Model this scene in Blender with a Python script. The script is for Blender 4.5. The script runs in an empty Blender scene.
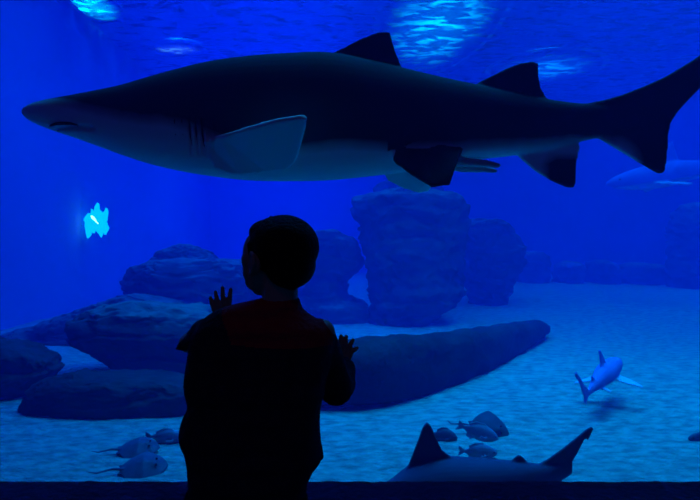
import bpy, bmesh, math, random
from mathutils import Vector, Matrix, noise
random.seed(7)
C = bpy.context.scene.collection
SC = bpy.context.scene
CAMZ = 1.1
F = 540.0
SAND = -0.2          # sand level; the camera is 1.3 m above it
GLASS0, GLASS1 = 1.745, 1.80
BACK = 22.0
SURF = 5.3           # water surface

def at(px, py, Y):
    return Vector(((px-350)/F*Y, Y, CAMZ+(240-py)/F*Y))

# ------------------------------------------------------------------ materials
def mat(name, base=(.5,.5,.5), rough=.6, spec=.3, base2=None, scale=5.0, bump=0.0, bscale=20.0, metallic=0.0, stretch=(1,1,1)):
    m = bpy.data.materials.new(name); m.use_nodes = True
    nt = m.node_tree; b = nt.nodes['Principled BSDF']
    b.inputs['Base Color'].default_value = (*base, 1)
    b.inputs['Roughness'].default_value = rough
    b.inputs['Specular IOR Level'].default_value = spec
    b.inputs['Metallic'].default_value = metallic
    tc = nt.nodes.new('ShaderNodeTexCoord'); mp = nt.nodes.new('ShaderNodeMapping')
    mp.inputs['Scale'].default_value = stretch
    nt.links.new(tc.outputs['Object'], mp.inputs['Vector'])
    if base2:
        n = nt.nodes.new('ShaderNodeTexNoise'); n.inputs['Scale'].default_value = scale; n.inputs['Detail'].default_value = 5
        r = nt.nodes.new('ShaderNodeValToRGB')
        r.color_ramp.elements[0].position = .35; r.color_ramp.elements[0].color = (*base, 1)
        r.color_ramp.elements[1].position = .65; r.color_ramp.elements[1].color = (*base2, 1)
        nt.links.new(mp.outputs['Vector'], n.inputs['Vector'])
        nt.links.new(n.outputs['Fac'], r.inputs['Fac']); nt.links.new(r.outputs['Color'], b.inputs['Base Color'])
    if bump:
        n2 = nt.nodes.new('ShaderNodeTexNoise'); n2.inputs['Scale'].default_value = bscale; n2.inputs['Detail'].default_value = 4
        bp = nt.nodes.new('ShaderNodeBump'); bp.inputs['Strength'].default_value = bump; bp.inputs['Distance'].default_value = .05
        nt.links.new(mp.outputs['Vector'], n2.inputs['Vector'])
        nt.links.new(n2.outputs['Fac'], bp.inputs['Height']); nt.links.new(bp.outputs['Normal'], b.inputs['Normal'])
    return m

def lit_tops(m, lo=.62, hi=.9):
    """lit look of the upward-facing ledges, painted into the colour as pale silt"""
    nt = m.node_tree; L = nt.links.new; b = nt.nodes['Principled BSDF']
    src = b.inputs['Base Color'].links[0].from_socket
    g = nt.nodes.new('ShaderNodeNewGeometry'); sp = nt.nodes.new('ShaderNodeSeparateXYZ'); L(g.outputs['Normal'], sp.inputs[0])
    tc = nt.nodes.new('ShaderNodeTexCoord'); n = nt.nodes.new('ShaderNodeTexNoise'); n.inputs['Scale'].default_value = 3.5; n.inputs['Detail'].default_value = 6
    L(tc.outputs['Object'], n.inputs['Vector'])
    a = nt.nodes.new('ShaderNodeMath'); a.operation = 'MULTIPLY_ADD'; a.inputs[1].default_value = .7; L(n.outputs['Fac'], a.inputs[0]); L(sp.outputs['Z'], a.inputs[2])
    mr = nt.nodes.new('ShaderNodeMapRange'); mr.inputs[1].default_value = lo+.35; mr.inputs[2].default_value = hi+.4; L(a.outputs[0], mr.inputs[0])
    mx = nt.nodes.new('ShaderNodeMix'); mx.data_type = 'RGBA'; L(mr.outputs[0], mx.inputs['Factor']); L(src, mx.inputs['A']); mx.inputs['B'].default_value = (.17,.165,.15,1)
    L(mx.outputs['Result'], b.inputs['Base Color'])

def emis(name, col, s):
    m = bpy.data.materials.new(name); m.use_nodes = True
    nt = m.node_tree; nt.nodes.clear()
    e = nt.nodes.new('ShaderNodeEmission'); e.inputs['Color'].default_value = (*col, 1); e.inputs['Strength'].default_value = s
    o = nt.nodes.new('ShaderNodeOutputMaterial'); nt.links.new(e.outputs[0], o.inputs[0])
    return m

M = {}
M['sand'] = mat('sand', (.27,.25,.22), .95, .1, (.48,.45,.39), 9, 1, 16, stretch=(1,2,1))
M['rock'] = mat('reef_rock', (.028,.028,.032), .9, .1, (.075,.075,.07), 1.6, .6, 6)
M['rock_dark'] = mat('dark_reef_rock', (.026,.026,.03), .9, .1, (.055,.055,.052), 1.6, .6, 6)
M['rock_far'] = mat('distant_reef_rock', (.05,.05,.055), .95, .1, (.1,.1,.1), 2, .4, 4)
M['timber'] = mat('fallen_log_rock', (.016,.018,.018), .9, .1, (.035,.035,.032), 3, .7, 10)
lit_tops(M['rock'], .7, 1.0); lit_tops(M['rock_far'])  # overhead light painted on the ledge tops of these two rocks
M['backwall'] = mat('painted_tank_wall', (.25,.32,.62), .9, .1, (.30,.38,.70), .35)
M['sidewall'] = mat('painted_side_wall', (.25,.32,.62), .9, .1, (.30,.38,.70), .35)
M['room'] = mat('dark_room_wall', (.02,.02,.025), .8, .2, (.028,.028,.034), 3)
M['carpet'] = mat('dark_carpet', (.02,.02,.03), .95, .1, (.03,.03,.04), 60)
M['ledge'] = mat('ledge_stone', (.05,.05,.09), .7, .3, (.08,.08,.13), 8, .4, 40)
M['skin'] = mat('skin', (.42,.27,.20), .6, .3, (.46,.30,.22), 20)
M['hair'] = mat('black_hair', (.008,.007,.007), .75, .15, (.015,.013,.012), 60, .6, 120)
M['jacket'] = mat('navy_quilted_jacket', (.018,.02,.035), .9, .1, (.03,.03,.05), 30, .3, 60)
M['red'] = mat('dark_red_cloth', (.42,.02,.035), .9, .1, (.5,.03,.045), 30, .3, 60)
M['trousers'] = mat('dark_trousers', (.012,.013,.02), .9, .1, (.02,.02,.03), 30)
M['shoe'] = mat('dark_shoe', (.02,.02,.02), .6, .3, (.03,.03,.03), 30)
M['eye'] = mat('eye_dark', (.01,.01,.012), .15, .5)
M['white'] = mat('eye_white', (.6,.6,.6), .3, .4)
M['gill'] = mat('gill_shadow_skin', (.012,.014,.016), .9, .1)
M['fish'] = mat('silver_fish_skin', (.14,.20,.30), .5, .4, (.22,.28,.38), 6)
M['fishdark'] = mat('dark_grey_fish_skin', (.05,.06,.10), .6, .3, (.09,.10,.15), 9)
M['ray'] = mat('ray_skin', (.035,.04,.07), .7, .2, (.06,.065,.1), 12)
M['remora'] = mat('grey_skin', (.10,.12,.13), .6, .3, (.14,.16,.17), 12)
M['lamp'] = emis('ragged_glow_cyan', (.0,.50,1.0), 2.0)
M['glow_core'] = emis('ragged_glow_core', (.25,1.0,1.0), 5)
M['steel'] = mat('lamp_steel', (.25,.27,.3), .4, .5, metallic=.8)

def shark_mat(name, back, belly, z0, amp, sh=.05):
    """countershaded hide: dark back and pale belly split along an uneven line in the animal's own coordinates"""
    m = bpy.data.materials.new(name); m.use_nodes = True
    nt = m.node_tree; L = nt.links.new; b = nt.nodes['Principled BSDF']
    b.inputs['Roughness'].default_value = .9; b.inputs['Specular IOR Level'].default_value = .05
    at_ = nt.nodes.new('ShaderNodeAttribute'); at_.attribute_name = 'belly'
    tc = nt.nodes.new('ShaderNodeTexCoord')
    n = nt.nodes.new('ShaderNodeTexNoise'); n.inputs['Scale'].default_value = 5; n.inputs['Detail'].default_value = 4
    L(tc.outputs['Object'], n.inputs['Vector'])
    ma = nt.nodes.new('ShaderNodeMath'); ma.operation = 'MULTIPLY_ADD'
    ma.inputs[1].default_value = amp; L(n.outputs['Fac'], ma.inputs[0]); L(at_.outputs['Fac'], ma.inputs[2])
    r = nt.nodes.new('ShaderNodeValToRGB')
    r.color_ramp.elements[0].position = .5+amp*.5-.16; r.color_ramp.elements[0].color = (*back, 1)
    r.color_ramp.elements[1].position = .5+amp*.5+.16; r.color_ramp.elements[1].color = (*belly, 1)
    L(ma.outputs[0], r.inputs['Fac']); L(r.outputs['Color'], b.inputs['Base Color'])
    return m
M['shark'] = shark_mat('large_shark_hide', (.038,.044,.05), (.82,.84,.78), 0, .25)
M['shark2'] = shark_mat('small_shark_hide', (.06,.075,.14), (.35,.38,.42), 0, .2)
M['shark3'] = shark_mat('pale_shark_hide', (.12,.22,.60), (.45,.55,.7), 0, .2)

# ------------------------------------------------------------------ mesh helpers
def link(name, bm, m, parent=None, smooth=True):
    me = bpy.data.meshes.new(name)
    bmesh.ops.recalc_face_normals(bm, faces=bm.faces[:])
    bm.to_mesh(me); bm.free()
    for p in me.polygons: p.use_smooth = smooth
    for mm in (m if isinstance(m, (list, tuple)) else [m]): me.materials.append(mm)
    o = bpy.data.objects.new(name, me); C.objects.link(o)
    if parent: o.parent = parent
    return o

def tag(o, label, cat, group=None):
    o['label'] = label; o['category'] = cat
    if group: o['group'] = group
    return o

def struct(o):
    o['kind'] = 'structure'; return o

def origin_to(o, p):
    """put the object's origin at p, geometry unmoved"""
    p = Vector(p); o.data.transform(Matrix.Translation(-p)); o.location = p
    for ch in o.children: ch.location = ch.location - p

def box(bm, a, b):
    r = bmesh.ops.create_cube(bm, size=1)
    c = [(a[i]+b[i])/2 for i in range(3)]; s = [abs(b[i]-a[i]) for i in range(3)]
    for v in r['verts']: v.co = Vector((c[i]+v.co[i]*s[i] for i in range(3)))

def rings(bm, rs, cap=True):
    """loft closed rings of equal length"""
    vs = [[bm.verts.new(p) for p in r] for r in rs]
    n = len(rs[0])
    for a, b in zip(vs, vs[1:]):
        for i in range(n):
            bm.faces.new((a[i], a[(i+1) % n], b[(i+1) % n], b[i]))
    if cap:
        bm.faces.new(vs[0][::-1]); bm.faces.new(vs[-1])

def ellring(c, u, v, ru, rv, n=20):
    c = Vector(c); u = Vector(u); v = Vector(v)
    return [c+u*ru*math.cos(t)+v*rv*math.sin(t) for t in (2*math.pi*i/n for i in range(n))]

def capsule(bm, a, b, ra, rb, n=14, m=5):
    a = Vector(a); b = Vector(b); d = (b-a)
    L = d.length or 1e-6; d = d/L
    u = d.orthogonal().normalized(); v = d.cross(u)
    rs = []
    for i in range(m):
        t = math.pi/2*(1-(i+.15)/m); rs.append(ellring(a-d*ra*math.sin(t), u, v, ra*math.cos(t), ra*math.cos(t), n))
    for i in range(m+1):
        t = math.pi/2*min(.97, i/m); rs.append(ellring(b+d*rb*math.sin(t), u, v, rb*math.cos(t), rb*math.cos(t), n))
    rings(bm, rs)

def chain(bm, pts, rad, n=14):
    for i in range(len(pts)-1): capsule(bm, pts[i], pts[i+1], rad[i], rad[i+1], n)

def ellipsoid(bm, c, r, mtx=None, seg=24):
    g = bmesh.ops.create_uvsphere(bm, u_segments=seg, v_segments=seg//2+2, radius=1)
    c = Vector(c)
    for v in g['verts']:
        p = Vector((v.co.x*r[0], v.co.y*r[1], v.co.z*r[2]))
        if mtx is not None: p = mtx @ p
        v.co = c+p

def plate(bm, pts, th, nrm=None):
    """thin solid from a 3-D outline (fin)"""
    pts = [Vector(p) for p in pts]
    if nrm is None:
        nrm = Vector((0,0,0))
        for i in range(len(pts)):
            a, b = pts[i], pts[(i+1) % len(pts)]
            nrm += a.cross(b)
        nrm.normalize()
    nrm = Vector(nrm)
    A = [bm.verts.new(p+nrm*th/2) for p in pts]; B = [bm.verts.new(p-nrm*th/2) for p in pts]
    fa = bm.faces.new(A); fb = bm.faces.new(B[::-1]); n = len(pts)
    for i in range(n): bm.faces.new((A[i], B[i], B[(i+1) % n], A[(i+1) % n]))
    bmesh.ops.triangulate(bm, faces=[fa, fb])

def fuse(o, voxel, smooth=2, fac=.5):
    """voxel-remesh to one continuous surface"""
    md = o.modifiers.new('r', 'REMESH'); md.mode = 'VOXEL'; md.voxel_size = voxel; md.use_smooth_shade = True
    if smooth:
        s = o.modifiers.new('s', 'SMOOTH'); s.iterations = smooth; s.factor = fac
    dg = bpy.context.evaluated_depsgraph_get()
    me = bpy.data.meshes.new_from_object(o.evaluated_get(dg))
    mats = [m for m in o.data.materials]
    o.modifiers.clear(); o.data = me
    me.materials.clear()
    for m in mats: me.materials.append(m)
    for p in me.polygons: p.use_smooth = True
    return o

def lerp(tab, x):
    if x <= tab[0][0]: return tab[0][1:]
    for a, b in zip(tab, tab[1:]):
        if x <= b[0]:
            t = (x-a[0])/(b[0]-a[0]); t2 = t
            return tuple(a[i]+(b[i]-a[i])*t2 for i in range(1, len(a)))
    return tab[-1][1:]

def spl(tab, n):
    """resample a table smoothly (Catmull-Rom)"""
    out = []; m = len(tab)
    for k in range(n):
        s = k/(n-1)*(m-1); i = min(int(s), m-2); t = s-i
        p = [tab[max(0, i-1)], tab[i], tab[i+1], tab[min(m-1, i+2)]]
        out.append(tuple(.5*((2*p[1][j])+(-p[0][j]+p[2][j])*t+(2*p[0][j]-5*p[1][j]+4*p[2][j]-p[3][j])*t*t+(-p[0][j]+3*p[1][j]-3*p[2][j]+p[3][j])*t**3) for j in range(len(tab[0]))))
    return out

# ------------------------------------------------------------------ setting
def boxobj(name, a, b, m):
    bm = bmesh.new(); box(bm, a, b); return struct(link(name, bm, m, smooth=False))

boxobj('wall_back', (-7,BACK,-.6), (17,BACK+.3,SURF+1.5), M['backwall'])
WLX = lambda y: -4.6-.0546*(y-1.86)
bm = bmesh.new(); rings(bm, [[Vector((WLX(1.86),1.86,z)), Vector((WLX(BACK),BACK,z)), Vector((WLX(BACK)-.3,BACK,z)), Vector((WLX(1.86)-.3,1.86,z))] for z in (-.6,SURF+.1)])
struct(link('wall_left', bm, M['sidewall'], smooth=False))
boxobj('ceiling_over_tank', (-7,1.62,SURF+1.5), (17.3,BACK+.3,SURF+1.7), M['room'])
boxobj('wall_right', (17,1.45,-.6), (17.3,BACK+.3,SURF+1.5), M['sidewall'])
# viewing wall with the window opening
boxobj('wall_front', (-17,1.62,-.6), (17,1.86,.255), M['room'])
boxobj('wall_over_window', (-17,1.62,3.6), (17,1.86,SURF+1.5), M['room'])
boxobj('wall_window_left', (-17,1.62,.255), (-3.2,1.86,3.6), M['room'])
boxobj('wall_window_right', (3.2,1.62,.255), (17,1.86,3.6), M['room'])
boxobj('floor', (-5,-4,-.1), (5,1.62,0), M['carpet'])
boxobj('ceiling', (-5,-4,3.7), (5,1.62,3.8), M['room'])

# gravelly kerb at the foot of the window
bm = bmesh.new()
rs = []
for i in range(261):
    x = -3.2+6.4*i/260
    h = .3215+.0035*noise.noise(Vector((x*22, 0, 0)))+.0025*noise.noise(Vector((x*70, 3, 0)))
    rs.append([Vector((x,1.60,.20)), Vector((x,1.60,h-.008)), Vector((x,1.615,h)), Vector((x,1.74,h)), Vector((x,1.74,.20))])
rings(bm, rs)
struct(link('trim_1', bm, M['ledge'], smooth=False))

# glass pane
gm = bpy.data.materials.new('window_glass'); gm.use_nodes = True
nt = gm.node_tree; nt.nodes.clear()
tr = nt.nodes.new('ShaderNodeBsdfTransparent'); tr.inputs[0].default_value = (.95,.98,1,1)
gl = nt.nodes.new('ShaderNodeBsdfGlossy'); gl.inputs['Roughness'].default_value = .02
fr = nt.nodes.new('ShaderNodeFresnel'); fr.inputs[0].default_value = 1.15
mx = nt.nodes.new('ShaderNodeMixShader'); ou = nt.nodes.new('ShaderNodeOutputMaterial')
nt.links.new(fr.outputs[0], mx.inputs[0]); nt.links.new(tr.outputs[0], mx.inputs[1]); nt.links.new(gl.outputs[0], mx.inputs[2]); nt.links.new(mx.outputs[0], ou.inputs[0])
g = boxobj('window_1', (-3.2,GLASS0,.255), (3.2,GLASS1,3.6), gm)

# sand bed
bm = bmesh.new()
NX, NY = 200, 150
vv = []
def sandz(x, y):
    d = .05*noise.noise(Vector((x*.35, y*.35, 1)))+.018*noise.noise(Vector((x*1.6, y*2.4, 5)))
    d += .006*noise.noise(Vector((x*5, y*9, 5)))
    return SAND+d*min(1, max(.15, (y-2)/2.5))
for j in range(NY+1):
    y = 1.86+(BACK-1.86)*(j/NY)**1.8
    row = []
    for i in range(NX+1):
        t = (i/NX)*2-1; x = 17*t**1.5 if t >= 0 else -5.7*abs(t)**1.2
        row.append(bm.verts.new((x, y, sandz(x, y))))
    vv.append(row)
for j in range(NY):
    for i in range(NX): bm.faces.new((vv[j][i], vv[j][i+1], vv[j+1][i+1], vv[j+1][i]))
o = link('floor_sand_bed', bm, M['sand']); struct(o)

# water: the body of water (haze) and its rippled surface
wm = bpy.data.materials.new('hazy_water'); wm.use_nodes = True
nt = wm.node_tree; nt.nodes.clear()
vs_ = nt.nodes.new('ShaderNodeVolumeScatter'); vs_.inputs['Color'].default_value = (0,.15,1,1); vs_.inputs['Density'].default_value = .062; vs_.inputs['Anisotropy'].default_value = 0.0
va = nt.nodes.new('ShaderNodeVolumeAbsorption'); va.inputs['Color'].default_value = (0,.35,.88,1); va.inputs['Density'].default_value = .07
ad = nt.nodes.new('ShaderNodeAddShader'); ou = nt.nodes.new('ShaderNodeOutputMaterial')
nt.links.new(vs_.outputs[0], ad.inputs[0]); nt.links.new(va.outputs[0], ad.inputs[1]); nt.links.new(ad.outputs[0], ou.inputs['Volume'])
boxobj('water', (-5.65,1.861,-.5), (16.99,BACK-.01,SURF-.05), wm)

sm = bpy.data.materials.new('rippled_water_surface'); sm.use_nodes = True
nt = sm.node_tree; nt.nodes.clear(); L = nt.links.new
tc = nt.nodes.new('ShaderNodeTexCoord'); mp = nt.nodes.new('ShaderNodeMapping'); mp.inputs['Scale'].default_value = (.9,2.0,1)
mp.inputs['Rotation'].default_value = (0,0,.25)
n1 = nt.nodes.new('ShaderNodeTexNoise'); n1.inputs['Scale'].default_value = 2.6; n1.inputs['Detail'].default_value = 6; n1.inputs['Roughness'].default_value = .6; n1.inputs['Distortion'].default_value = .6
L(tc.outputs['Object'], mp.inputs[0]); L(mp.outputs[0], n1.inputs['Vector'])
rp = nt.nodes.new('ShaderNodeValToRGB'); rp.color_ramp.elements[0].position = .50; rp.color_ramp.elements[0].color = (.12,.12,.12,1); rp.color_ramp.elements[1].position = .62; rp.color_ramp.elements[1].color = (1,1,1,1)
L(n1.outputs['Fac'], rp.inputs[0])
bp = nt.nodes.new('ShaderNodeBump'); bp.inputs['Strength'].default_value = .16; bp.inputs['Distance'].default_value = .12
L(n1.outputs['Fac'], bp.inputs['Height'])
tr = nt.nodes.new('ShaderNodeBsdfTransparent'); tr.inputs[0].default_value = (.9,.95,1,1)
gl = nt.nodes.new('ShaderNodeBsdfGlossy'); gl.inputs['Roughness'].default_value = .22; gl.inputs['Color'].default_value = (1,1,1,1)
L(bp.outputs[0], gl.inputs['Normal'])
mx = nt.nodes.new('ShaderNodeMixShader'); ou = nt.nodes.new('ShaderNodeOutputMaterial')
L(rp.outputs[0], mx.inputs[0]); L(gl.outputs[0], mx.inputs[1]); L(tr.outputs[0], mx.inputs[2]); L(mx.outputs[0], ou.inputs[0])
bm = bmesh.new(); vv = []
for j in range(81):
    vv.append([bm.verts.new((-5.65+22.6*i/120, 1.87+(BACK-1.9)*j/80, SURF+.03*noise.noise(Vector((i*.4, j*.35, 2))))) for i in range(121)])
for j in range(80):
    for i in range(120): bm.faces.new((vv[j][i], vv[j][i+1], vv[j+1][i+1], vv[j+1][i]))
struct(link('water_surface', bm, sm))

# ------------------------------------------------------------------ lamps over the water (seen glimmering through the ripples)
def lamp_mat(col, s, rx, ry):
    m = emis('lamp_diffuser', col, s); nt = m.node_tree; L = nt.links.new
    tc = nt.nodes.new('ShaderNodeTexCoord'); mp = nt.nodes.new('ShaderNodeMapping'); mp.inputs['Scale'].default_value = (1/rx, 1/ry, 0)
    ln = nt.nodes.new('ShaderNodeVectorMath'); ln.operation = 'LENGTH'
    mr = nt.nodes.new('ShaderNodeMapRange'); mr.inputs[1].default_value = 0; mr.inputs[2].default_value = .9; mr.inputs[3].default_value = s; mr.inputs[4].default_value = 0
    mr.interpolation_type = 'SMOOTHSTEP'
    L(tc.outputs['Object'], mp.inputs[0]); L(mp.outputs[0], ln.inputs[0]); L(ln.outputs['Value'], mr.inputs[0])
    L(mr.outputs[0], [n for n in nt.nodes if n.type == 'EMISSION'][0].inputs['Strength'])
    return m
def surface_lamp(px, py, rx, ry, s, label, col=(0,.55,1)):
    Y = (SURF+.5-CAMZ)*F/(240-py)
    c = at(px, py, Y)
    e = bpy.data.objects.new('hanging_lamp', None); C.objects.link(e); e.location = c
    tag(e, label, 'lamp', None)
    bm = bmesh.new(); rings(bm, [ellring((0,0,.0), (1,0,0), (0,1,0), rx, ry, 28), ellring((0,0,.12), (1,0,0), (0,1,0), rx*.8, ry*.8, 28)])
    link('housing', bm, M['steel'], e)
    bm = bmesh.new(); capsule(bm, (0,0,.1), (0,0,.99), .02, .02, 8, 2); link('rod', bm, M['steel'], e)
    bm = bmesh.new(); rings(bm, [ellring((0,0,-.04), (1,0,0), (0,1,0), rx*.9, ry*.9, 28), ellring((0,0,-.005), (1,0,0), (0,1,0), rx*.9, ry*.9, 28)])
    link('diffuser', bm, lamp_mat(col, s, rx, ry), e)
surface_lamp(438, 24, 1.4, 3.8, 3.6, 'large round lamp glimmering teal through the ripples above the front dorsal fin', (0,.42,1))
surface_lamp(92, 5, .6, .8, 11, 'small bright cyan lamp shimmering through the ripples at the upper left edge', (0,.6,1))
surface_lamp(96, 60, 1.0, 1.6, 1.2, 'broad faint reflection on the water surface above the shark snout, built as a glowing panel', (0,.28,1))  # pale surface reflection, made with an added glowing panel
surface_lamp(178, 48, .7, .45, 2.2, 'narrow pale lamp streak on the surface above the back of the shark head', (.1,.4,1))
surface_lamp(545, 68, 1.6, 1.6, 2.5, 'dim lamp seen through the surface just beyond the second dorsal fin', (0,.25,1))

# ragged cyan glow in the open water at left, built as shards on an added bracket
LY = 10.2
lp = bpy.data.objects.new('ragged_glow', None); C.objects.link(lp); p0 = at(97,221,LY); lp.location = p0
tag(lp, 'ragged flame-shaped cyan glow in the open blue water below the shark snout', 'lamp')
bm = bmesh.new()
for sx, yt, yb, w, ln in [(-8,-3,17,3.2,1),(-4,-12,8,3.4,-1),(0,-18,9,3.6,1),(4,-10,16,3.4,0),(8,-13,3,2.6,2),(8,-2,14,3.4,-1),(-10,-8,6,2.4,2),(1,-4,13,4.6,-2),(-3,0,12,3.6,1)]:
    ym = (yt+yb)/2
    plate(bm, [at(97+a, 221+b, LY+.01*sx/4)-p0 for a, b in [(sx+ln,yt),(sx+w*.7,ym-(ym-yt)*.4),(sx+w,ym+1),(sx+w*.5,yb-3),(sx-ln*.5,yb),(sx-w*.6,yb-4),(sx-w,ym),(sx-w*.5,yt+4)]], .06, (0,1,0))
bmesh.ops.subdivide_edges(bm, edges=bm.edges[:], cuts=2)
for v in bm.verts:
    v.co += Vector((noise.noise(v.co*14), 0, noise.noise(v.co*14+Vector((0,9,0)))))*.022
link('glow_shards', bm, M['lamp'], lp)
bm = bmesh.new(); q = at(93,218,LY)-p0
chain(bm, [q+Vector((0,-.05,.03)), q+Vector((.03,-.06,0)), q+Vector((.12,-.05,-.11))], [.018,.03,.008], 10)
link('bright_core', bm, M['glow_core'], lp)
bm = bmesh.new(); capsule(bm, Vector((0,.07,0)), Vector((-.06,.12,0)), .09, .07); capsule(bm, Vector((-.03,.1,0)), Vector((WLX(LY+.1)-p0.x,.1,0)), .03, .03)
link('bracket', bm, M['steel'], lp)

# ------------------------------------------------------------------ rocks
def disp(bm, amp, sc, seed, strat=0.0):
    for v in bm.verts:
        p = v.co; d = Vector()
        for o_, a_ in ((1,1.0), (2.3,.6), (5.1,.42), (11,.26), (23,.15)):
            q = p*sc*o_
            d += a_*Vector((noise.noise(q+Vector((seed,0,0))), noise.noise(q+Vector((0,seed,7))), noise.noise(q+Vector((3,0,seed)))*.6))
        if strat:
            s = p.z*strat*1.5+1.1*noise.noise(p*.8)+seed; f = s-math.floor(s)
            rad = Vector((p.x-bm_c.x, p.y-bm_c.y, 0)); rad = rad.normalized() if rad.length > 1e-3 else rad
            d += rad*(.9*f-.45)*(.7+.6*noise.noise(p*1.3))
        v.co = p+d*amp

bm_c = Vector()
def rock_rows(name, Y, rows, depth, label, seed, amp=.12, sc=1.6, m='rock', strat=3.0, sink=.25, group=None, cat='rock', fl=1.0, flat=True):
    """rock from its outline rows (y, x left, x right) seen at distance Y, given real depth"""
    global bm_c
    n = 70
    R = spl(rows, n); bm = bmesh.new(); rs = []
    top = R[0]
    rr = []
    for k, (py, a, b) in enumerate(R):
        p, q = at(a, py, Y), at(b, py, Y)
        w = abs(q.x-p.x)/2; rr.append(((p+q)/2, w))
    wm_ = max(w for _, w in rr)
    rr.insert(0, (rr[0][0]+Vector((0,0,.02)), rr[0][1]*.55)); rr.insert(0, (rr[0][0]+Vector((0,0,.01)), rr[0][1]*.3))
    last = rr[-1]
    zb = SAND-sink
    if last[0].z > zb: rr.append((Vector((last[0].x, last[0].y, zb)), last[1]*fl))
    NS = 120
    for c, w in rr:
        dd = depth*(.35+.65*(w/wm_))
        ring = []
        for i in range(NS):
            t = 2*math.pi*i/NS; ct, st = math.cos(t), math.sin(t)
            e = .75
            ring.append(c+Vector((math.copysign(abs(ct)**e, ct)*w, math.copysign(abs(st)**e, st)*dd+dd*.0, 0)))
        rs.append(ring)
    rings(bm, rs)
    bm_c = sum((c for c, _ in rr), Vector())/len(rr)
    bmesh.ops.subdivide_edges(bm, edges=[e for e in bm.edges if e.calc_length() > .12], cuts=1, use_grid_fill=True)
    bmesh.ops.triangulate(bm, faces=[f for f in bm.faces if len(f.verts) > 4])
    disp(bm, amp, sc, seed, strat)
    o = link(name, bm, M[m])
    origin_to(o, (bm_c.x, bm_c.y, SAND))
    tag(o, label, cat, group)
    return o

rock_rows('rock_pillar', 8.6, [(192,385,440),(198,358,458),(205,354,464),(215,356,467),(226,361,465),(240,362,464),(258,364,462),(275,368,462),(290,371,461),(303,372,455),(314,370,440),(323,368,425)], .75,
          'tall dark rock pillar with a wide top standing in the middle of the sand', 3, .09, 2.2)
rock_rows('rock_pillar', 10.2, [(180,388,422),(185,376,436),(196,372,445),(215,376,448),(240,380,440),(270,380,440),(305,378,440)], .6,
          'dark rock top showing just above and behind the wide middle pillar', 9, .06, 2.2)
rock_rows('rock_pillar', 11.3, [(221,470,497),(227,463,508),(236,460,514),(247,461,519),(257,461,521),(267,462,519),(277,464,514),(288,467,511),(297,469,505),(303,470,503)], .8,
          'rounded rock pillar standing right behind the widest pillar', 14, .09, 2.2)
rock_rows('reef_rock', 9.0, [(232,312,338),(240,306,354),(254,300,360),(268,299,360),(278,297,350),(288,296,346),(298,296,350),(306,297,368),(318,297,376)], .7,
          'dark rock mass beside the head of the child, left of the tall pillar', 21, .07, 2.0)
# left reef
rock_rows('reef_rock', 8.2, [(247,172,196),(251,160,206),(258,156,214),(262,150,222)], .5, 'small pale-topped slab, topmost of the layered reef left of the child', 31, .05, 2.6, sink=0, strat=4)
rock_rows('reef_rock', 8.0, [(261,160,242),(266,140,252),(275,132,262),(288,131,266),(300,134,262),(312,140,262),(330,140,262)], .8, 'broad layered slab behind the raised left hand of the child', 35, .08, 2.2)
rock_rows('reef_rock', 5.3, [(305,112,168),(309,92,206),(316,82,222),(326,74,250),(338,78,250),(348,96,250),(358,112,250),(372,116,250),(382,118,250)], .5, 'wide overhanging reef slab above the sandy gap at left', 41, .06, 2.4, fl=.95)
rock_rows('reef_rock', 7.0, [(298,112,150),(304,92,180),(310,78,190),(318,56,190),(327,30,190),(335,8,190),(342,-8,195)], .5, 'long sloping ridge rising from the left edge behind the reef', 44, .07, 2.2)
rock_rows('reef_rock', 4.15, [(374,60,92),(378,44,180),(386,34,210),(398,27,215),(410,23,205),(419,28,180),(424,60,140)], .26, 'low wide dark rock lying on the sand just left of the child', 51, .04, 3.5, m='rock_dark', sink=.06, fl=.8)
rock_rows('reef_rock', 4.6, [(340,-50,2),(345,-60,26),(354,-70,48),(368,-70,58),(382,-70,48),(396,-70,36),(408,-70,12)], .3, 'dark boulder cut off by the left edge of the view', 57, .05, 3.0, m='rock_dark')
# far rocks by the back wall
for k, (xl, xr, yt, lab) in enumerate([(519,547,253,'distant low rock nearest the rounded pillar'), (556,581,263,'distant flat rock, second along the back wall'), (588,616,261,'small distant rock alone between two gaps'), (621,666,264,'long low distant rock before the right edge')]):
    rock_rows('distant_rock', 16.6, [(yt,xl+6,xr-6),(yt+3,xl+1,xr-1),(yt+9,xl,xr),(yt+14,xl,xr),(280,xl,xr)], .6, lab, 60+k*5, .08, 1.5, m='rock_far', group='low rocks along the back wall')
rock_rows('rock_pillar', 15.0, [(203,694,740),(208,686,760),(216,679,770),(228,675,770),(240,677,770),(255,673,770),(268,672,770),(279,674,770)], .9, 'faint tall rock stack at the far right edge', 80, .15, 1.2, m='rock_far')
rock_rows('reef_rock', 9.6, [(284,470,500),(287,440,518),(300,430,520)], .5, 'low sand-covered mound at the foot of the rounded pillar', 85, .03, 2, m='sand', strat=0) if False else None

# long fallen rock right of the child, receding to the right
bm = bmesh.new(); rs = []
cols = [(300,352,408,4.12),(325,351,412,4.1),(350,349,412,4.1),(380,345,411,4.15),(405,343,407,4.3),(430,341,400,4.5),(455,339,393,4.75),(475,335,385,5.0),(495,331,374,5.4),(515,328,362,5.9),(532,324,350,6.4),(545,323,338,6.9),(551,326,333,7.2)]
for px, yt, yb, Y in spl(cols, 60):
    T = at(px, yt+2*noise.noise(Vector((px*.05,0,0))), Y); B = at(px, yb, Y)
    h = (T.z-B.z); zc = (T.z+B.z)/2
    dep = .12+h*.9; ax = Vector((.45,-.9,0)).normalized()
    ring = []
    for i in range(30):
        t = 2*math.pi*i/30; ct, st = math.cos(t), math.sin(t)
        ring.append(Vector((T.x, Y, zc))+Vector((.0,1,0))*(dep*.5+math.copysign(abs(ct)**.6, ct)*dep*.5)+Vector((0,0,math.copysign(abs(st)**.7, st)*h*.5)))
    rs.append(ring)
rings(bm, rs)
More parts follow.
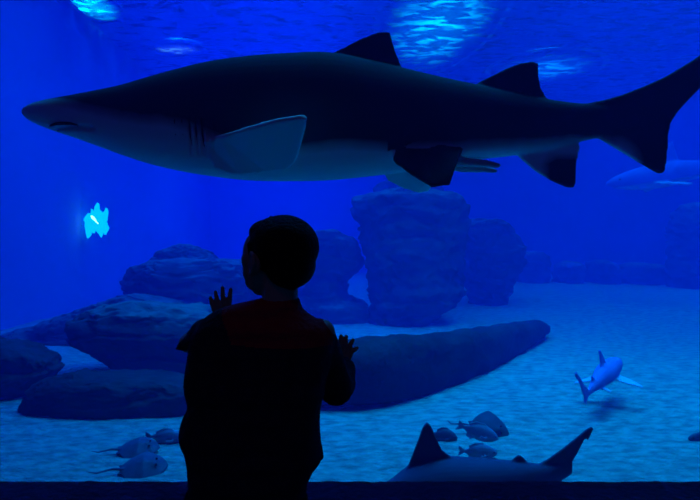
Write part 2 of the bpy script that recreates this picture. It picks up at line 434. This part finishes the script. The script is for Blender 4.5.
bm_c = at(440, 395, 4.8)
disp(bm, .03, 4, 5, 0)
o = link('fallen_rock', bm, M['timber']); origin_to(o, (bm_c.x, bm_c.y, SAND))
tag(o, 'long dark slab of rock lying on the sand right of the child', 'rock')

# ------------------------------------------------------------------ animals: sharks
def set_belly(o, fn):
    me = o.data; a = me.attributes.new('belly', 'FLOAT', 'POINT')
    a.data.foreach_set('value', [fn(v.co) for v in me.vertices])

def body_bm(mapf, prof, n, NS=40):
    """prof rows: (x, y top, y bottom, half width/half height)"""
    bm = bmesh.new(); rs = []
    P = spl(prof, n)
    for x, yt, yb, wf in P:
        T = mapf(x, yt, 0); B = mapf(x, yb, 0); c = (T+B)/2; up = (T-B)/2; h = up.length
        side = (mapf(x, yt, 1)-mapf(x, yt, 0)).normalized()
        ring = []
        for i in range(NS):
            t = 2*math.pi*i/NS
            ct, st = math.cos(t), math.sin(t)
            ring.append(c+up*st+side*(h*wf*math.copysign(abs(ct)**.9, ct)))
        rs.append(ring)
    rings(bm, rs)
    return bm

# --- the large shark, about 3.3 m long, side-on just behind the glass
YS = 2.55
def ms(px, py, d): return at(px, py, YS)+Vector((0, d, 0))   # d>0 is away from the camera
prof = [(22.5,109,114,1.0),(26,107,118,1.1),(34,103.5,123,1.1),(46,100.5,128,1.05),(60,98,133,1.0),(78,95,139,.95),(100,91,147,.9),(125,86,156,.86),(150,79,164,.84),(180,71,171,.82),(210,64,176,.8),(245,59,180,.8),(285,56,181,.8),(330,55,180,.78),(370,62,176,.76),(405,70,172,.74),(440,78,166,.7),(475,85,160,.66),(510,92,156,.62),(545,99,151,.56),(575,103,143,.5),(600,104,138,.42),(620,103,137,.3),(640,98,136,.2),(655,97,122,.15)]
bm = body_bm(ms, prof, 110, 44)
# tail fin
plate(bm, [ms(x, y, 0) for x, y in [(585,104),(605,100),(622,95),(645,86),(665,77),(690,62),(702,54),(730,36),(752,24),(760,26),(757,36),(748,44),(741,40),(725,58),(706,82),(690,98),(677,112),(669,124),(666,140),(666,158),(664,172),(659,174),(640,163),(620,151),(600,139),(588,132)]], .03)
# first dorsal, second dorsal, anal fin
plate(bm, [ms(x, y, 0) for x, y in [(322,70),(330,55),(345,48),(360,40),(375,34),(385,32.5),(390,33.5),(392,42),(396,55),(401,66),(402,72),(395,90)]], .034)
plate(bm, [ms(x, y, 0) for x, y in [(462,95),(478,83),(492,76),(506,69),(520,63.5),(532,62),(538,64),(538,76),(540,88),(545,96),(540,110)]], .026)
plate(bm, [ms(x, y, 0) for x, y in [(512,145),(520,158),(535,171),(552,181),(566,187),(573,188),(575,184),(575.5,168),(576,156),(580,148),(575,138)]], .024)
# near pectoral fin, reaching out towards the glass, pale underside down
pect = [at(206,140,2.36), at(222,135,2.27), at(248,127,2.16), at(278,119,2.06), at(301,115.5,2.00), at(307,118,2.00), at(305,130,2.07), at(301,145,2.16), at(296,161,2.26), at(288,168,2.32), at(268,171,2.37), at(240,174,2.40), at(215,168,2.41), at(212,155,2.40)]
plate(bm, pect, .024)
# far pectoral fin (mirrored across the body, hidden from here)
plate(bm, [Vector((p.x, 2*YS-p.y, p.z+.10)) for p in pect], .024)
# pelvic fins: near one dark, far one pale
plate(bm, [at(392,160,2.40), at(405,170,2.36), at(420,180,2.32), at(432,187,2.30), at(450,184.5,2.30), at(454,172,2.32), at(459,158,2.36), at(464,148,2.42), at(430,140,2.44), at(400,145,2.42)], .022)
plate(bm, [at(378,164,2.62), at(388,180,2.68), at(402,187,2.73), at(418,192,2.77), at(428,191,2.78), at(434,182,2.74), at(440,165,2.62), at(410,158,2.6)], .022)
# claspers
chain(bm, [at(440,158,2.47), at(465,162,2.46), at(485,163.5,2.45), at(498,165.5,2.44)], [.03,.024,.018,.013])
chain(bm, [at(440,162,2.62), at(462,168,2.60), at(482,169,2.60), at(495,171,2.60)], [.03,.022,.018,.012])
o = link('shark', bm, M['shark']); fuse(o, .0085, 3)
# carve the mouth and gill slits into the one continuous body
line = [(22,102),(60,104),(100,114),(135,124),(170,128),(205,136),(240,150),(300,156),(350,150),(385,152),(430,152),(480,147),(530,146),(600,141),(650,140),(690,150),(770,190)]
def flank(px, py):
    yt, yb, wf = lerp(prof, px); c = (yt+yb)/2; h = (yb-yt)/2
    return math.sqrt(max(0, 1-((py-c)/h)**2))*h*wf*YS/F
def belly_main(co):
    px = co.x/co.y*F+350; py = 240-(co.z-CAMZ)/co.y*F
    # back in body coordinates of the mid plane
    pxm = co.x/YS*F+350; pym = 240-(co.z-CAMZ)/YS*F
    if 204 < px < 312 and py > 112 and co.y < YS-flank(pxm, pym)-.022: return .95   # underside of near pectoral
    if co.y < 2.40 and px > 388 and px < 468 and pym > 145: return .05
    if co.y > 2.66 and 375 < px < 445 and pym > 160: return .8
    if px > 455 and px < 505 and pym > 158 and abs(co.y-2.53) < .14: return .55
    l = lerp(line, pxm)[0]
    v = max(0, min(1, .5+(pym-l)/36))
    ss = lambda a, b, x: max(0, min(1, (x-a)/(b-a)))
    if 500 < pxm < 585: v *= 1-.9*ss(530,556,pxm)*ss(150,164,pym)   # dark tip of the anal fin
    if pxm > 600: v *= 1-.9*ss(618,652,pxm)                          # dark trailing part of the tail
    return v
set_belly(o, belly_main)
me = o.data
for v in me.vertices:
    co = v.co
    pxm = co.x/co.y*F+350; pym = 240-(co.z-CAMZ)/co.y*F
    inw = Vector((0, 1 if co.y < YS else -1, 0))
    # mouth: groove curving back and down under the snout
    if 52 < pxm < 96:
        ym = 127.5+.0042*(pxm-72)**2-.03*(pxm-60)
        d = abs(pym-ym)/2.6
        if d < 1: v.co = co+inw*.022*(1-d*d)*min(1, (pxm-52)/6, (96-pxm)/6)
    for gx in (189,195.5,202,208,213):
        if 118 < pym < 158:
            d = abs(pxm-gx-(pym-135)*.06)/1.7
            if d < 1: v.co = v.co+inw*.014*(1-d*d)*min(1, (pym-118)/8, (158-pym)/8)
tag(o, 'large dark sand tiger shark with pale belly swimming across the upper view', 'shark')
shark = o
def part_eye(cx, cy, Y, r, parent, m='eye', name='eye'):
    bm = bmesh.new(); ellipsoid(bm, at(cx, cy, Y), (r, r*.5, r), seg=14)
    return link(name, bm, M[m], parent)
for s in (-1, 1):
    hh = .0
    part_eye(46.5,112.5, YS+s*.058, .012, shark)
# dark gill slits and mouth line as thin skin folds
bm = bmesh.new()
chain(bm, [ms(x, y, -w) for x, y, w in [(57,128.5,.058),(64,127.3,.074),(72,127,.083),(80,127.6,.092),(88,129.5,.098)]], [.004,.007,.008,.007,.003], 8)
link('mouth', bm, M['gill'], shark)
for k, gx in enumerate((188,195,202,208,213.5)):
    bm = bmesh.new()
    chain(bm, [Vector((0,-flank(gx+dx, y)+.0025,0))+ms(gx+dx, y, 0) for dx, y in ((1.5,120-k),(0,130),(0,142),(1,152),(3,159+k*.5))], [.002,.0045,.005,.0045,.002], 6)
    link('gill_slit', bm, M['gill'], shark)
origin_to(shark, at(330, 120, YS))

# --- generic shark in its own coordinates (x forward along its length 1, z up)
def std_shark(name, Lth, mtx, mkey, label, droop=0, cat='shark', extra=None, tailup=1.0):
    pr = [(.5,0.006,-.006,1),(.485,.016,-.016,1.2),(.45,.034,-.034,1.25),(.40,.05,-.05,1.15),(.32,.066,-.066,1.05),(.22,.078,-.078,.95),(.10,.082,-.078,.9),(0,.074,-.066,.85),(-.1,.06,-.05,.8),(-.2,.044,-.034,.75),(-.28,.03,-.024,.7),(-.34,.022,-.02,.5),(-.40,.026,-.012,.25)]
    f = lambda x, z, d: mtx @ (Vector((x, d, z))*Lth)
    bm = bmesh.new(); rs = []
    for x, a, b, w in spl(pr, 50):
        h = (a-b)/2; c = (a+b)/2
        rs.append([f(x, c+h*math.sin(2*math.pi*i/24), h*w*math.cos(2*math.pi*i/24)) for i in range(24)])
    rings(bm, rs)
    t = .013*Lth
    up = (mtx.to_3x3() @ Vector((0,0,1))).normalized(); sd = (mtx.to_3x3() @ Vector((0,1,0))).normalized()
    plate(bm, [f(x, z, 0) for x, z in [(.16,.06),(.10,.15),(.06,.20),(.035,.205),(.03,.15),(.02,.09),(0,.06)]], t, sd)
    plate(bm, [f(x, z, 0) for x, z in [(-.16,.035),(-.20,.08),(-.225,.085),(-.225,.05),(-.24,.03)]], t, sd)
    plate(bm, [f(x, z, 0) for x, z in [(-.33,.02),(-.40,.075*tailup),(-.47,.15*tailup),(-.53,.21*tailup),(-.545,.195*tailup),(-.525,.15*tailup),(-.50,.14*tailup),(-.45,.05),(-.43,0),(-.44,-.05),(-.425,-.06),(-.39,-.03),(-.34,-.018)]], t, sd)
    for s in (1, -1):
        plate(bm, [f(.24,-.04,.05*s), f(.20,-.06,.14*s), f(.13,-.085,.24*s), f(.10,-.085,.245*s), f(.11,-.07,.15*s), f(.14,-.05,.05*s)], t, up)
        plate(bm, [f(-.07,-.035,.02*s), f(-.11,-.055,.09*s), f(-.14,-.055,.09*s), f(-.13,-.035,.02*s)], t, up)
    o = link(name, bm, M[mkey]); fuse(o, max(.006, .0075*Lth), 1)
    inv = mtx.inverted()
    set_belly(o, lambda co: max(0, min(1, .5-((inv @ co).z/Lth+.035)/.04)))
    tag(o, label, cat)
    for s in (1, -1):
        bm = bmesh.new(); ellipsoid(bm, f(.43,.012,.042*s), (.008*Lth,)*3, seg=10); link('eye', bm, M['eye'], o)
    origin_to(o, mtx.translation)
    return o

# small shark in the foreground, heading left, body half hidden behind the kerb
YN = 2.62
bm = bmesh.new()
def mn(px, py, d): return at(px, py, YN)+Vector((0, d, 0))
pn = [(368,494,497,1),(374,490,499,1.2),(384,485,502,1.2),(395,478,505,1.15),(406,470,508,1.1),(420,462,510,1.0),(445,458,509,.95),(475,459,506,.9),(500,460.5,502,.85),(520,462,496,.8),(538,464,490,.7),(552,464,484,.6),(562,462,480,.4),(572,456,474,.25)]
bm.free(); bm = body_bm(mn, pn, 60, 30)
plate(bm, [mn(x, y, 0) for x, y in [(406,470),(413,455),(419,438),(423,427),(427,422),(431,426),(436,438),(442,450),(450,456),(456,462),(440,475)]], .02)
plate(bm, [mn(x, y, 0) for x, y in [(508,464),(514,458),(519,454.5),(523,457),(528,463),(522,472)]], .014)
plate(bm, [mn(x, y, 0) for x, y in [(535,466),(548,459),(562,449),(576,438),(588,428),(592,426.5),(593,429),(588,440),(585,437.5),(576,455),(568,468),(562,480),(556,488),(548,484),(540,476)]], .016)
for s in (1, -1):
    plate(bm, [mn(392,492,.05*s), mn(405,497,.16*s), mn(424,500,.25*s), mn(432,499,.24*s), mn(424,497,.12*s), mn(420,494,.05*s)], .016, (0,0,1))
    plate(bm, [mn(478,500,.03*s), mn(490,503,.1*s), mn(498,503,.1*s), mn(495,499,.03*s)], .012, (0,0,1))
for v in bm.verts: v.co.z += .0
o = link('shark', bm, M['shark2']); fuse(o, .006, 2)
set_belly(o, lambda co: max(0, min(1, .5-(co.z-(CAMZ-1.22))/.04)))
tag(o, 'grey-blue shark resting low behind the kerb with upright fin and raised tail', 'shark')
for s in (-1, 1): part_eye(381,491, YN+s*.043, .008, o)
origin_to(o, (at(450,480,YN).x, YN, SAND))

# shark swimming away over the sand at right
def frame(pos, head, up=(0,0,1)):
    x = Vector(head).normalized(); z = (Vector(up)-x*Vector(up).dot(x)).normalized(); y = z.cross(x)
    m = Matrix((x, y, z)).transposed().to_4x4(); m.translation = Vector(pos); return m
a, b = at(583,399,3.72), at(617,361,4.45)
std_shark('shark', (b-a).length/.93, frame((a+b)/2, b-a, (-.35,-.25,1)), 'shark3', 'small bright blue shark seen from behind, swimming away above the sand at right')
a, b = at(760,160,11.5), at(606,184,11.5)
std_shark('shark', (b-a).length, frame((a+b)/2, b-a), 'shark3', 'faint pale shark far off below the tail of the large one')

# ------------------------------------------------------------------ fish
def fish(px, py, Y, wpx, hpx, label, mkey='fish', head=1, yaw=0, pitch=0, group=None, name='fish', forked=.5):
    """side-on fish of wpx x hpx pixels at distance Y"""
    L_ = wpx/F*Y; H = hpx/F*Y/L_
    pr = [(.5,.03,-.04,1),(.47,.13,-.12,.9),(.40,.28,-.24,.75),(.28,.42,-.38,.62),(.12,.5,-.46,.5),(-.05,.44,-.42,.45),(-.2,.28,-.28,.4),(-.32,.13,-.13,.4),(-.38,.09,-.09,.3)]
    mt = Matrix.Translation(at(px, py, Y)) @ Matrix.Rotation(yaw, 4, 'Z') @ Matrix.Rotation(-pitch*head, 4, 'Y')
    f = lambda x, z, d: mt @ (Vector((x*head, d, z*H))*L_)
    bm = bmesh.new(); rs = []
    for x, a, b, w in spl(pr, 26):
        h = (a-b)/2; c = (a+b)/2
        rs.append([f(x, c+h*math.sin(2*math.pi*i/20), h*H*w*math.cos(2*math.pi*i/20)) for i in range(20)])
    rings(bm, rs)
    t = .022*L_; sd = mt.to_3x3() @ Vector((0,1,0))
    plate(bm, [f(x, z, 0) for x, z in [(-.34,.08),(-.44,.26),(-.52,.36),(-.5,.2),(-.46,0),(-.5,-.2),(-.52,-.34),(-.44,-.24),(-.34,-.08)]], t, sd)
    plate(bm, [f(x, z, 0) for x, z in [(.22,.42),(.1,.6),(-.1,.58),(-.26,.34),(-.22,.22),(.1,.4)]], t, sd)
    plate(bm, [f(x, z, 0) for x, z in [(-.04,-.38),(-.12,-.56),(-.24,-.42),(-.24,-.2)]], t, sd)
    for s in (1, -1): plate(bm, [f(.2,-.1,.1*s), f(.02,-.02,.2*s), f(.0,-.2,.2*s), f(.16,-.24,.12*s)], t)
    o = link(name, bm, M[mkey]); fuse(o, .016*L_, 1)
    tag(o, label, 'fish', group)
    for s in (1, -1):
        bm = bmesh.new(); ellipsoid(bm, f(.38,.08,H*.19*s), (.02*L_,)*3, seg=10); link('eye', bm, M['eye'], o)
    origin_to(o, mt.translation)
    return o

def stingray(px, py, Y, wpx, label, yaw=0, roll=0, tail=1.0, hump=.2, mkey='ray', tilt=0, lift=.0):
    R = wpx/F*Y/2
    p = at(px, py, Y)
    mt = Matrix.Translation(p) @ Matrix.Rotation(yaw, 4, 'Z') @ Matrix.Rotation(roll, 4, 'X') @ Matrix.Rotation(tilt, 4, 'Y')
    bm = bmesh.new()
    NR, NA = 12, 48
    top, bot = [], []
    def edge(t):   # rhombic disc, nose at +x
        r = 1/(abs(math.cos(t))**1.35+abs(math.sin(t))**1.35)**(1/1.35); return r
    for k in range(1, NR+1):
        q = k/NR
        tr, br = [], []
        for i in range(NA):
            t = 2*math.pi*i/NA; r = edge(t)*q
            x, y = r*math.cos(t)*R, r*math.sin(t)*R*1.05
            h = hump*R*2*((1-q)**1.1)*(1.0 if abs(y) > 0 else 1)+.015*R
            h += .16*R*math.exp(-((x-.45*R)**2+y*y)/(.05*R*R))
            dr = .10*R*math.cos(y/R*3)*(abs(y)/R)
            tr.append(mt @ Vector((x, y, h*.8+dr))); br.append(mt @ Vector((x, y, -.02*R-.05*R*(1-q)+dr)))
        top.append(tr); bot.append(br)
    rings(bm, bot+top[::-1])
    pts = [Vector((-.8*R*1, 0, .05*R)), Vector((-1.3*R,.05*R,.06*R)), Vector((-1.9*R,-.05*R,.02*R)), Vector((-(1.6+1.6*tail)*R,.1*R,.0))]
    chain(bm, [mt @ q for q in pts], [.07*R,.045*R,.03*R,.014*R], 8)
    for s in (1, -1): plate(bm, [mt @ Vector(q) for q in [(-.7*R,.05*R*s,.02*R),(-.85*R,.3*R*s,.0),(-1.05*R,.26*R*s,0),(-.95*R,.05*R*s,.02*R)]], .03*R)
    o = link('stingray', bm, M[mkey])
    tag(o, label, 'stingray')
    for s in (1, -1):
        bm = bmesh.new(); ellipsoid(bm, mt @ Vector((.52*R,.17*R*s,.30*R)), (.05*R,)*3, seg=10); link('eye', bm, M['eye'], o)
    origin_to(o, p)
    return o

stingray(144, 468, 3.02, 46, 'grey stingray gliding just over the kerb left of the child, nearest of the left pair', .25, .42, .45, .26, 'fishdark')
stingray(139, 449, 3.28, 40, 'grey stingray over the sand left of the child, farther of the left pair', .2, .35, .4, .26, 'fishdark')
fish(166, 437, 3.45, 40, 15, 'slim blue fish close to the jacket of the child, beyond the two left stingrays', 'fish', 1, .2, -.1)
stingray(489, 430, 3.62, 40, 'dark pointed stingray lying on the sand behind the pale fish', -.25, .85, .3, .2, tilt=.25)
fish(478, 432, 3.36, 44, 17, 'pale blue fish in front of the dark stingray', 'fish', 1, .05, -.35)
fish(443, 436, 3.5, 30, 15, 'plain blue fish just right of the upright fin of the resting shark', 'fishdark', 1, .1, -.2)
fish(478, 452, 3.22, 40, 16, 'bluish fish hovering right above the back of the resting shark', 'fish', 1, .1, -.1)
fish(704, 438, 3.5, 34, 12, 'dark fish cut off by the right edge over the sand', 'fishdark', -1, .1)

# ------------------------------------------------------------------ the child
YC = 1.40
def at2(px, py, Y=YC): return at(px, py, Y)
hc = at2(278, 257)
yaw = math.radians(50)           # head turned to the left, face towards (-sin, cos)
HM = Matrix.Rotation(yaw, 3, 'Z')   # local: x right of the child, y forward, z up
H = lambda x, y, z: hc+HM @ Vector((x, y, z))
bm = bmesh.new()
ellipsoid(bm, H(0,-.006,.018), (.072,.088,.082), HM)
ellipsoid(bm, H(0,.030,-.038), (.060,.058,.070), HM)
ellipsoid(bm, H(0,.048,.012), (.065,.051,.066), HM)
for s in (1, -1):
    ellipsoid(bm, H(.036*s,.046,-.036), (.034,.034,.040), HM, 14)        # cheeks
    ellipsoid(bm, H(.026*s,.078,.012), (.019,.011,.007), HM, 12)         # brow
    # ear: outer shell, rim and lobe
    ellipsoid(bm, H(.078*s,-.000,-.016), (.014,.018,.028), HM, 14)
    ellipsoid(bm, H(.030*s,.050,-.062), (.031,.028,.028), HM, 14)        # jaw
    ellipsoid(bm, H(.042*s,.046,-.008), (.032,.034,.034), HM, 14)        # temple
    e = [H(.086*s,.006,-.038), H(.091*s,-.006,-.034), H(.096*s,-.018,-.014), H(.095*s,-.016,.006), H(.089*s,-.000,.013), H(.084*s,.012,.002)]
    chain(bm, e, [.0045,.005,.0055,.0055,.005,.004], 8)
    ellipsoid(bm, H(.083*s,.006,-.040), (.007,.008,.009), HM, 10)
chain(bm, [H(0,.088,.006), H(0,.098,-.012), H(0,.103,-.022)], [.007,.009,.0105], 10)  # nose
for s in (1, -1): ellipsoid(bm, H(.009*s,.092,-.025), (.007,.008,.006), HM, 10)
ellipsoid(bm, H(0,.082,-.046), (.019,.009,.005), HM, 12)
ellipsoid(bm, H(0,.080,-.054), (.017,.009,.006), HM, 12)
ellipsoid(bm, H(0,.064,-.086), (.028,.024,.018), HM, 14)   # chin
# neck
chain(bm, [at2(280,278), at2(280,300,1.395), at2(275,325,1.40)], [.048,.046,.05], 18)
# trunk and limbs under the clothes
chain(bm, [at2(272,330), at2(258,380), at2(248,440), at2(246,480)], [.07,.085,.088,.09], 18)
HIPZ = .50
hipc = Vector((at2(246,470).x, YC, .46))
legs = []
for s in (-1, 1):
    k = [hipc+Vector((.055*s,0,0)), Vector((hipc.x+.06*s,1.41,.25)), Vector((hipc.x+.065*s,1.40,.07))]
    chain(bm, k, [.07,.05,.032], 16); legs.append(k)
    chain(bm, [k[2], k[2]+Vector((.01*s,.09,-.03))], [.03,.025], 12)
shL, shR = at2(214,332), at2(322,333)
elL, elR = at(189,343,1.525), at(337,389,1.525)
wrL, wrR = at(219,331,1.70), at(343,367,1.69)
chain(bm, [shL, elL, wrL], [.036,.028,.021], 14)
chain(bm, [shR, elR, wrR], [.036,.028,.021], 14)

def hand(bm, wr, tips, thumb, up, Yg=GLASS0-.008):
    """palm flat on the glass; tips: four finger tips as pixels, thumb tip as pixel"""
    up = Vector(up).normalized(); right = Vector((up.z, 0, -up.x))
    pc = Vector((wr.x, Yg-.008, wr.z))+up*.030
    chain(bm, [wr, pc-up*.016], [.020,.018], 14)
    ks = []
    for i, off in enumerate((-.021,-.007,.007,.020)):
        k = pc+right*off+up*(.022-.004*abs(i-1.3)); ks.append(k)
        chain(bm, [pc-up*.018+right*off*.6, k], [.0105,.0088], 10)
    for i, tp in enumerate(tips):
        T = at(tp[0], tp[1], Yg-.003)
        a = ks[i]; d = T-a
        m1 = a+d*.40+Vector((0,-.005,0)); m2 = a+d*.72+Vector((0,-.004,0))
        chain(bm, [a, m1, m2, T], [.0088,.0084,.0078,.0064], 10)
    T = at(thumb[0], thumb[1], Yg-.003); base = pc-up*.015+right*(-.020 if thumb[2] < 0 else .020)
    mid = base+(T-base)*.5+Vector((0,-.006,0))
    chain(bm, [pc-up*.012, base, mid, T], [.012,.011,.0090,.0065], 10)
# left hand: thumb towards the body's midline (right in view)
hand(bm, wrL, [(210.5,298),(215.5,292.3),(222.5,287.5),(230.7,289.5)], (237,316,1), (.10,0,1))
# right hand, fingers fanned to the right, thumb on the midline side (left in view)
hand(bm, wrR, [(341,336),(346.5,336.5),(353,340),(357,348)], (331,352,-1), (.15,0,1))
body = link('person', bm, M['skin']); fuse(body, .0032, 2)
tag(body, 'child in dark jacket seen from behind, both hands raised to the glass, head turned left', 'person')
for s in (1, -1):
    bm = bmesh.new(); ellipsoid(bm, H(.026*s,.078,-.001), (.012,.009,.010), HM, 14); e = link('eye', bm, M['white'], body)
    bm = bmesh.new(); ellipsoid(bm, H(.026*s,.0845,-.001), (.0055,.0035,.0055), HM, 12); link('iris', bm, M['eye'], e)
# nails
# hair: short crop
bm = bmesh.new()
ellipsoid(bm, H(0,-.022,.026), (.083,.097,.083), HM, 40)
ellipsoid(bm, H(0,-.046,-.018), (.068,.062,.062), HM, 30)
ellipsoid(bm, H(0,.026,.064), (.062,.052,.036), HM, 30)
for s in (1, -1):
    chain(bm, [H(.070*s,.022,.030), H(.073*s,.020,-.004)], [.012,.005], 10)   # sideburns
capsule(bm, H(0,-.060,-.020), H(0,-.050,-.058), .04, .026, 16)
for k in range(80):
    t = random.uniform(-1.1,1.1); u = random.uniform(.0,1)
    d = Vector((math.sin(t)*.9, .4-u*1.4, random.uniform(.35,1))).normalized()
    a = H(d.x*.074, -.012+d.y*.086, .027+d.z*.076)
    dr = HM @ Vector((d.x+random.uniform(-.4,.4), d.y+random.uniform(-.2,.6), d.z)).normalized()
    capsule(bm, a, a+dr*random.uniform(.006,.011), .008, .0025, 6, 2)
for k in range(9):
    x = -.030+.06*k/8
    a = H(x,.048,.072); capsule(bm, a, H(x*1.05+random.uniform(-.006,.006),.078-.35*abs(x),.054+random.uniform(-.006,.004)), .010, .003, 6, 2)
hair = link('hair', bm, M['hair'], body); fuse(hair, .0035, 1)

# jacket
bm = bmesh.new()
rows = [(298,262,299,.046),(301,250,300,.054),(304,236,301,.062),(309,219,303,.07),(316,207,312,.08),(326,198,328,.09),(338,191,334,.099),(352,189,332,.104),(366,187,330,.108),(382,185,326,.110),(396,187,324,.112),(406,189,321,.113),(417,184,320,.116),(428,181,320,.119),(441,181.5,321,.120),(450,186,322,.119),(460,188,321,.118),(469,189,314,.116),(482,190,308,.114),(494,190,306,.113)]
rs = []
for py, a, b, d in spl(rows, 76):
    A, B = at2(a, py), at2(b, py); c = (A+B)/2; w = (B.x-A.x)/2
    ring = []
    q = .005*math.sin((py-300)/21.0*2*math.pi)    # quilted baffles
    for i in range(48):
        t = 2*math.pi*i/48; ct, st = math.cos(t), math.sin(t)
        ring.append(c+Vector((math.copysign(abs(ct)**.85, ct)*w, math.copysign(abs(st)**.85, st)*(d+q)*.92, 0)))
    rs.append(ring)
rings(bm, rs)
# sleeves
chain(bm, [at2(215,333), at(205,334,1.46), at(192,343,1.525), at(204,335,1.62), at(216,328,1.685)], [.047,.042,.030,.034,.028], 18)
capsule(bm, at(193,344,1.52), at(177,348.5,1.52), .024, .005, 10)
capsule(bm, at(204,338,1.46), at(181,346.5,1.50), .044, .012, 14)
chain(bm, [at2(318,336), at(326,356,1.46), at(336,389,1.525), at(341,384,1.585), at(345,369,1.655)], [.046,.047,.047,.044,.033], 18)
# collar
rings(bm, [ellring(at2(280,305), (1,0,0), (0,1,0), .052, .056, 24), ellring(at2(281,298), (1,0,0), (0,1,0), .047, .05, 24)])
jacket = link('jacket', bm, [M['jacket'], M['red']], body); fuse(jacket, .0045, 2)
for p in jacket.data.polygons:
    c = p.center; px = c.x/c.y*F+350; py = 240-(c.z-CAMZ)/c.y*F
    if c.y < 1.50 and py < 349-((px-285)/60)**2*6 and 222+max(0, (py-318))*.35 < px < 333: p.material_index = 1
for i, (py, r) in enumerate([(0,0)]): pass
for nm, (a, b) in {'cuff': ((217,328,1.688),(218,324.5,1.70)), 'cuff.001': ((344.5,368,1.66),(344.5,365,1.68))}.items():
    bm = bmesh.new(); capsule(bm, at(*a), at(*b), .029, .026, 18, 3); link('cuff', bm, M['jacket'], jacket)
bm = bmesh.new(); chain(bm, [at(320,446,1.395), at(320.5,457,1.395), at(317,463,1.395)], [.006,.008,.004], 10)
link('drawcord_toggle', bm, M['jacket'], jacket)
# trousers and shoes
bm = bmesh.new()
A = [(468,192,304,.105),(486,191,303,.106),(500,191,303,.105),(512,192,302,.1)]
rs = []
for py, a, b, d in spl(A, 12):
    P, Q = at2(a, py), at2(b, py); c = (P+Q)/2; rs.append(ellring(c, (1,0,0), (0,1,0), (Q.x-P.x)/2, d, 36))
rings(bm, rs)
for s, k in zip((-1, 1), legs):
    chain(bm, [k[0]+Vector((.02*s,0,-.05)), k[1], k[2]+Vector((0,0,.015))], [.088,.066,.052], 20)
tr_ = link('trousers', bm, M['trousers'], body); fuse(tr_, .006, 2)
for s, k in zip((-1, 1), legs):
    bm = bmesh.new(); a = k[2]
    chain(bm, [Vector((a.x, a.y-.015, .036)), Vector((a.x+.006*s, a.y+.06, .034)), Vector((a.x+.012*s, a.y+.115, .028))], [.036,.037,.028], 16)
    for v in bm.verts: v.co.z = max(v.co.z, .001)
    sh = link('shoe', bm, M['shoe'], body)
    bm = bmesh.new(); box(bm, (a.x-.038, a.y-.05, .001), (a.x+.040, a.y+.14, .012)); bmesh.ops.bevel(bm, geom=bm.edges[:], offset=.004, segments=2)
    link('sole', bm, M['shoe'], sh)
origin_to(body, (hipc.x, YC, 0))

# ------------------------------------------------------------------ light
def area(name, loc, sx, sy, power, col, spread=110, aim=None):
    l = bpy.data.lights.new(name, 'AREA'); l.shape = 'RECTANGLE'; l.size = sx; l.size_y = sy; l.energy = power; l.color = col; l.spread = math.radians(spread)
    o = bpy.data.objects.new(name, l); C.objects.link(o); o.location = loc
    if aim is not None: o.rotation_euler = (Vector(aim)-Vector(loc)).to_track_quat('-Z', 'Y').to_euler()
    return o
ZL = SURF+.9
area('tank_lights_left', (-2.2,12,ZL), 4.5, 15, 2900, (0,.12,1), 100)
area('tank_lights_right', (8,11,ZL), 12, 14, 3300, (0,.25,1), 100)
area('tank_lights_near', (1.8,4.6,ZL), 5, 2.6, 950, (0,.36,1), 90)
area('red_fill_light', (-.4,-.9,3.5), .6, .6, .5, (1,.12,.5), 160, (-.2,1.4,.9))  # added red fill from no visible source, brings out the red cloth

w = bpy.data.worlds.new('World'); SC.world = w; w.use_nodes = True
w.node_tree.nodes['Background'].inputs[0].default_value = (.0,.02,.12,1); w.node_tree.nodes['Background'].inputs[1].default_value = .6

# ------------------------------------------------------------------ camera
cd = bpy.data.cameras.new('camera'); cam = bpy.data.objects.new('camera', cd); C.objects.link(cam)
cam.location = (0,0,CAMZ); cam.rotation_euler = (math.pi/2,0,0)
cd.sensor_width = 36; cd.lens = F/700*36; cd.shift_y = -10/700; cd.clip_start = .05; cd.clip_end = 100
SC.camera = cam
SC.view_settings.view_transform = 'Standard'; SC.view_settings.look = 'None'
SC.view_settings.exposure = 0; SC.view_settings.gamma = 1; SC.view_settings.use_curve_mapping = False
SC.cycles.use_denoising = True
SC.cycles.max_bounces = 8; SC.cycles.volume_bounces = 2; SC.cycles.transparent_max_bounces = 16
SC.cycles.caustics_reflective = False; SC.cycles.caustics_refractive = False
